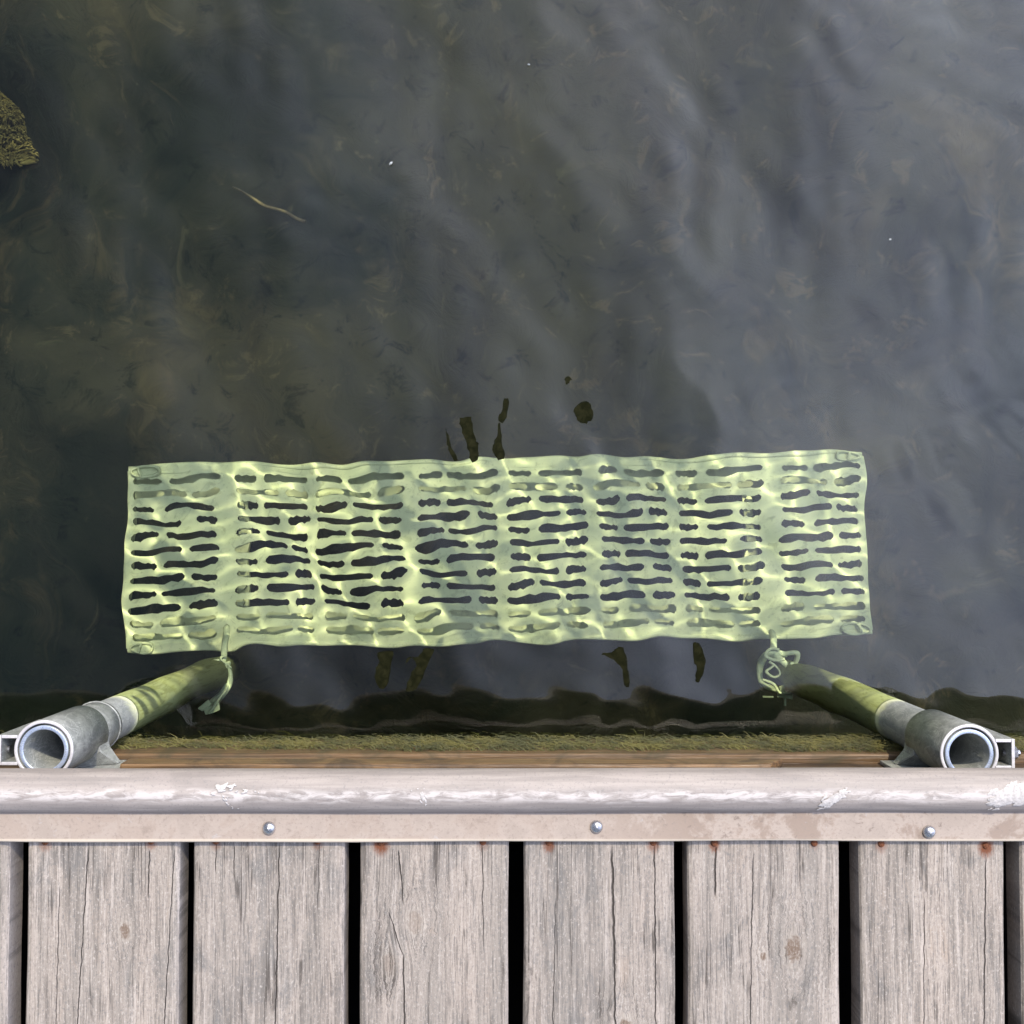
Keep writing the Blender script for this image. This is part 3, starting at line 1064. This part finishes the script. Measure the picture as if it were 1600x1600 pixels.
def tie(name, strands, tabs, label):
    c = at(*strands[0][0][0][:2], TZ)
    t = thing(name, c, label, 'tie', 'cord ties at the foot of the poles')
    bm = bmesh.new()
    for pts, r in strands:
        tube(bm, [at(p[0], p[1], TZ+(p[2] if len(p) > 2 else 0))-c for p in pts], r*1.1, 8, n=6)
    link('cord', bm, M_TIE, t, True)
    bm = bmesh.new()
    for (px, py, w_, h_, rot) in tabs:
        p = at(px, py, TZ+0.01)-c
        b2 = bmesh.new()
        box(b2, -w_/2, w_/2, -h_/2, h_/2, -0.002, 0.002, 0.0012)
        bmesh.ops.rotate(b2, verts=b2.verts, matrix=Matrix.Rotation(R(rot), 3, 'Z') @ Matrix.Rotation(R(12), 3, 'X'))
        bmesh.ops.translate(b2, verts=b2.verts, vec=p)
        me = bpy.data.meshes.new('tmp'); b2.to_mesh(me); b2.free()
        bm.from_mesh(me); bpy.data.meshes.remove(me)
    link('end_tab', bm, M_TIE, t)
    for o in t.children:
        o.cycles.is_caustics_receiver = True
    return t


tie('cord_tie', [([(346, 985, -0.06), (348, 1002, -0.02), (347, 1018), (343, 1032, 0.01), (330, 1045, 0.01)], 0.0052),
                 ([(332, 1045), (322, 1040, 0.01), (312, 1041, 0.01), (309, 1049), (315, 1057), (326, 1055), (334, 1046)], 0.0034),
                 ([(340, 1036), (352, 1038, 0.01), (356, 1052, 0.015), (354, 1070, 0.015), (346, 1086, 0.01), (336, 1099)], 0.0040),
                 ([(332, 1048), (342, 1056, 0.01), (347, 1068, 0.015), (343, 1084, 0.01), (329, 1099)], 0.0036),
                 ([(330, 1038), (345, 1044, 0.02), (356, 1034)], 0.0045),
                 ([(338, 1030, 0.02), (326, 1034, 0.02), (318, 1046, 0.02), (328, 1052, 0.02), (342, 1048, 0.02), (350, 1038, 0.02)], 0.0020),
                 ([(346, 1050, 0.02), (351, 1062, 0.02), (349, 1078, 0.02), (340, 1094, 0.02), (330, 1112, 0.02)], 0.0018),
                 ([(352, 1020, 0.02), (340, 1026, 0.02), (348, 1036, 0.02), (360, 1044, 0.02)], 0.0018)],
    [(334, 1106, 0.018, 0.011, 15), (325, 1100, 0.012, 0.008, 40)],
    'pale green cord tie looped round the foot of the left pole')
tie('cord_tie', [([(1212, 985, -0.06), (1214, 998, -0.02), (1213, 1010), (1212, 1018, 0.01)], 0.0052),
                 ([(1236, 1020), (1220, 1017, 0.01), (1206, 1018, 0.01), (1199, 1028), (1196, 1046), (1198, 1064), (1208, 1071), (1220, 1076), (1226, 1082)], 0.0040),
                 ([(1206, 1018), (1222, 1026, 0.015), (1234, 1034, 0.01)], 0.0055),
                 ([(1226, 1020), (1240, 1018, 0.01), (1252, 1020, 0.01), (1252, 1032), (1243, 1034)], 0.0034),
                 ([(1228, 1080), (1231, 1090), (1231, 1098)], 0.0022),
                 ([(1206, 1030, 0.02), (1216, 1038, 0.02), (1222, 1050, 0.02), (1212, 1056, 0.02), (1204, 1046, 0.02), (1212, 1036, 0.02)], 0.0018),
                 ([(1222, 1012, 0.02), (1208, 1012, 0.02), (1202, 1022, 0.02), (1214, 1028, 0.02), (1232, 1026, 0.02)], 0.0020),
                 ([(1200, 1060, 0.02), (1212, 1066, 0.02), (1222, 1080, 0.02), (1242, 1082, 0.02)], 0.0018)],
    [(1232, 1084, 0.028, 0.009, -8), (1205, 1086, 0.016, 0.003, 0), (1226, 1075, 0.010, 0.016, 20)],
    'pale green cord tie with a squared loop at the foot of the right pole')

# ------------------------------------------------------------------ modelled reflections, things afloat and sunken
def reflection(outline, label, seed):  # dark reflections in the water, built as thin flat pieces
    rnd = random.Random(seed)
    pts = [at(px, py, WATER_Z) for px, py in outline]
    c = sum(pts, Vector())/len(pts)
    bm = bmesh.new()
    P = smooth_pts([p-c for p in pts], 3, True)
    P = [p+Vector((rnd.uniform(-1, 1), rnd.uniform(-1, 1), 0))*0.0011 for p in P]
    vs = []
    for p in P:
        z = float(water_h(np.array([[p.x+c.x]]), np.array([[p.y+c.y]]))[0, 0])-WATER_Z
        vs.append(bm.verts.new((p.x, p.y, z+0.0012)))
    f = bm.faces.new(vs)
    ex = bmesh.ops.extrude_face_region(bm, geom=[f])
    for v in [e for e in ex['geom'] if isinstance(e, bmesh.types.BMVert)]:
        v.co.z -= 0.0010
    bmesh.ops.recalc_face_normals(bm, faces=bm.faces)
    o = link('flat_reflection', bm, M_REFLECT)
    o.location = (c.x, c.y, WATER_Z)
    tag(o, label, 'floating scrap', 'dark reflections built on the water')
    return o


reflection([(719, 654), (736, 652), (738, 668), (743, 685), (748, 697), (747, 718), (735, 720), (731, 700), (724, 682), (720, 666)],
      'dark tapered reflection built flat above the grating, broadest of the three strips', 1)
reflection([(787, 622), (795, 626), (793, 642), (789, 656), (783, 661), (779, 652), (784, 640)], 'short dark reflection built flat just above a longer strip', 2)
reflection([(779, 662), (783, 664), (783, 690), (789, 712), (779, 718), (770, 708), (771, 692), (777, 678)], 'dark curved reflected strip, built flat, touching the top edge of the grating', 3)
reflection([(697, 668), (700, 680), (706, 698), (714, 718), (709, 720), (701, 702), (697, 690)], 'thinnest dark reflected strip, built flat, leftmost above the grating', 4)
reflection([(902, 633), (912, 627), (921, 628), (927, 642), (924, 656), (914, 662), (903, 657), (897, 642)], 'round dark reflection built flat alone above the grating', 5)
reflection([(883, 590), (889, 588), (894, 593), (890, 594), (888, 599), (884, 598)], 'tiny dark reflection built flat above the round one', 6)

reflection([(590, 1019), (615, 1018), (612, 1034), (608, 1056), (600, 1076), (590, 1072), (586, 1050), (592, 1034)],
      'dark upright reflected strip, built flat on the water under the grating, broad and left of its neighbour', 7)
reflection([(662, 1015), (677, 1014), (673, 1030), (664, 1050), (652, 1076), (634, 1080), (640, 1058), (650, 1040), (644, 1028), (634, 1036), (640, 1027), (654, 1026)],
      'dark forked reflected strip, built flat on the water under the grating, right of its neighbour', 8)
reflection([(958, 1018), (972, 1010), (978, 1024), (982, 1050), (984, 1072), (976, 1070), (972, 1046), (958, 1030), (940, 1022)],
      'dark hooked reflected strip, built flat on the water below the right half of the grating', 9)
reflection([(1084, 1004), (1096, 1010), (1102, 1030), (1100, 1050), (1093, 1066), (1087, 1060), (1090, 1046), (1085, 1030)],
      'dark narrow leaf-shaped reflection built flat on the water nearest the right pole', 10)

rnd = random.Random(33)
fl0 = None
for i, (px, py, lab) in enumerate(((611, 256, 'white speck of fluff on open water left of the middle'), (826, 102, 'white speck of fluff highest on the water'),
                                   (1390, 375, 'white speck of fluff on the pale water at right'))):
    p = at(px, py, WATER_Z)
    bm = bmesh.new()
    for k in range(5):
        a = rnd.uniform(0, 6.28)
        l = rnd.uniform(0.0006, 0.0016)*(1.8 if i == 0 else 1)
        tube(bm, [(-l*math.cos(a), -l*math.sin(a), 0.001), (0.0003, 0.0004, 0.0018), (l*math.cos(a), l*math.sin(a), 0.001)], 0.00035, 5, n=2)
    o = link('fluff', bm, M_FLUFF)
    o.location = (p.x, p.y, WATER_Z+0.001)
    tag(o, lab, 'fluff', 'white specks on the water')


def bed_at(px, py, dz=0.0):
    p = at(px, py, BED_Z)
    z = float(bed_h(np.array([[p.x]]), np.array([[p.y]]))[0, 0])
    p = at(px, py, z+dz)
    return p


def sunken(name, pts, r, mat, label, cat, dz=0.02):
    P = [bed_at(px, py, dz) for px, py in pts]
    c = P[0]
    bm = bmesh.new()
    tube(bm, [p-c for p in P], r, 8, n=6)
    o = link(name, bm, mat, None, True)
    o.location = c
    return tag(o, label, cat)


sunken('twig', [(365, 288), (400, 312), (432, 330), (470, 346)], lambda t: 0.002+0.0035*t, M_TWIG, 'short pale twig lying on the lake bed', 'twig', 0.03)
rnd = random.Random(3)
c = bed_at(8, 205)
bm = bmesh.new()
for k in range(4500):
    a, q = rnd.uniform(0, 6.28), rnd.random()**0.6
    bx_, by_ = 0.16*q*math.cos(a)-0.05, 0.085*q*math.sin(a)
    h = rnd.uniform(0.01, 0.035)*(1.1-q*0.7)
    l = rnd.uniform(0.004, 0.011); a2 = rnd.uniform(0, 6.28)
    tube(bm, [(bx_, by_, 0), (bx_+l*0.4*math.cos(a2), by_+l*0.4*math.sin(a2), h), (bx_+l*math.cos(a2), by_+l*math.sin(a2), h*0.8)], 0.0014, 4, n=1, flat=0.5)
weed = link('water_weed', bm, M_WEED, None, True)
weed.location = c
tag(weed, 'yellow clump of water weed on the bottom at the left edge', 'water weed')
for o in (weed, *[o for o in COL.objects if o.name.split('.')[0] in ('twig', 'branch')]):
    o.cycles.is_caustics_receiver = True
beam.cycles.is_caustics_receiver = True
algae.cycles.is_caustics_receiver = True
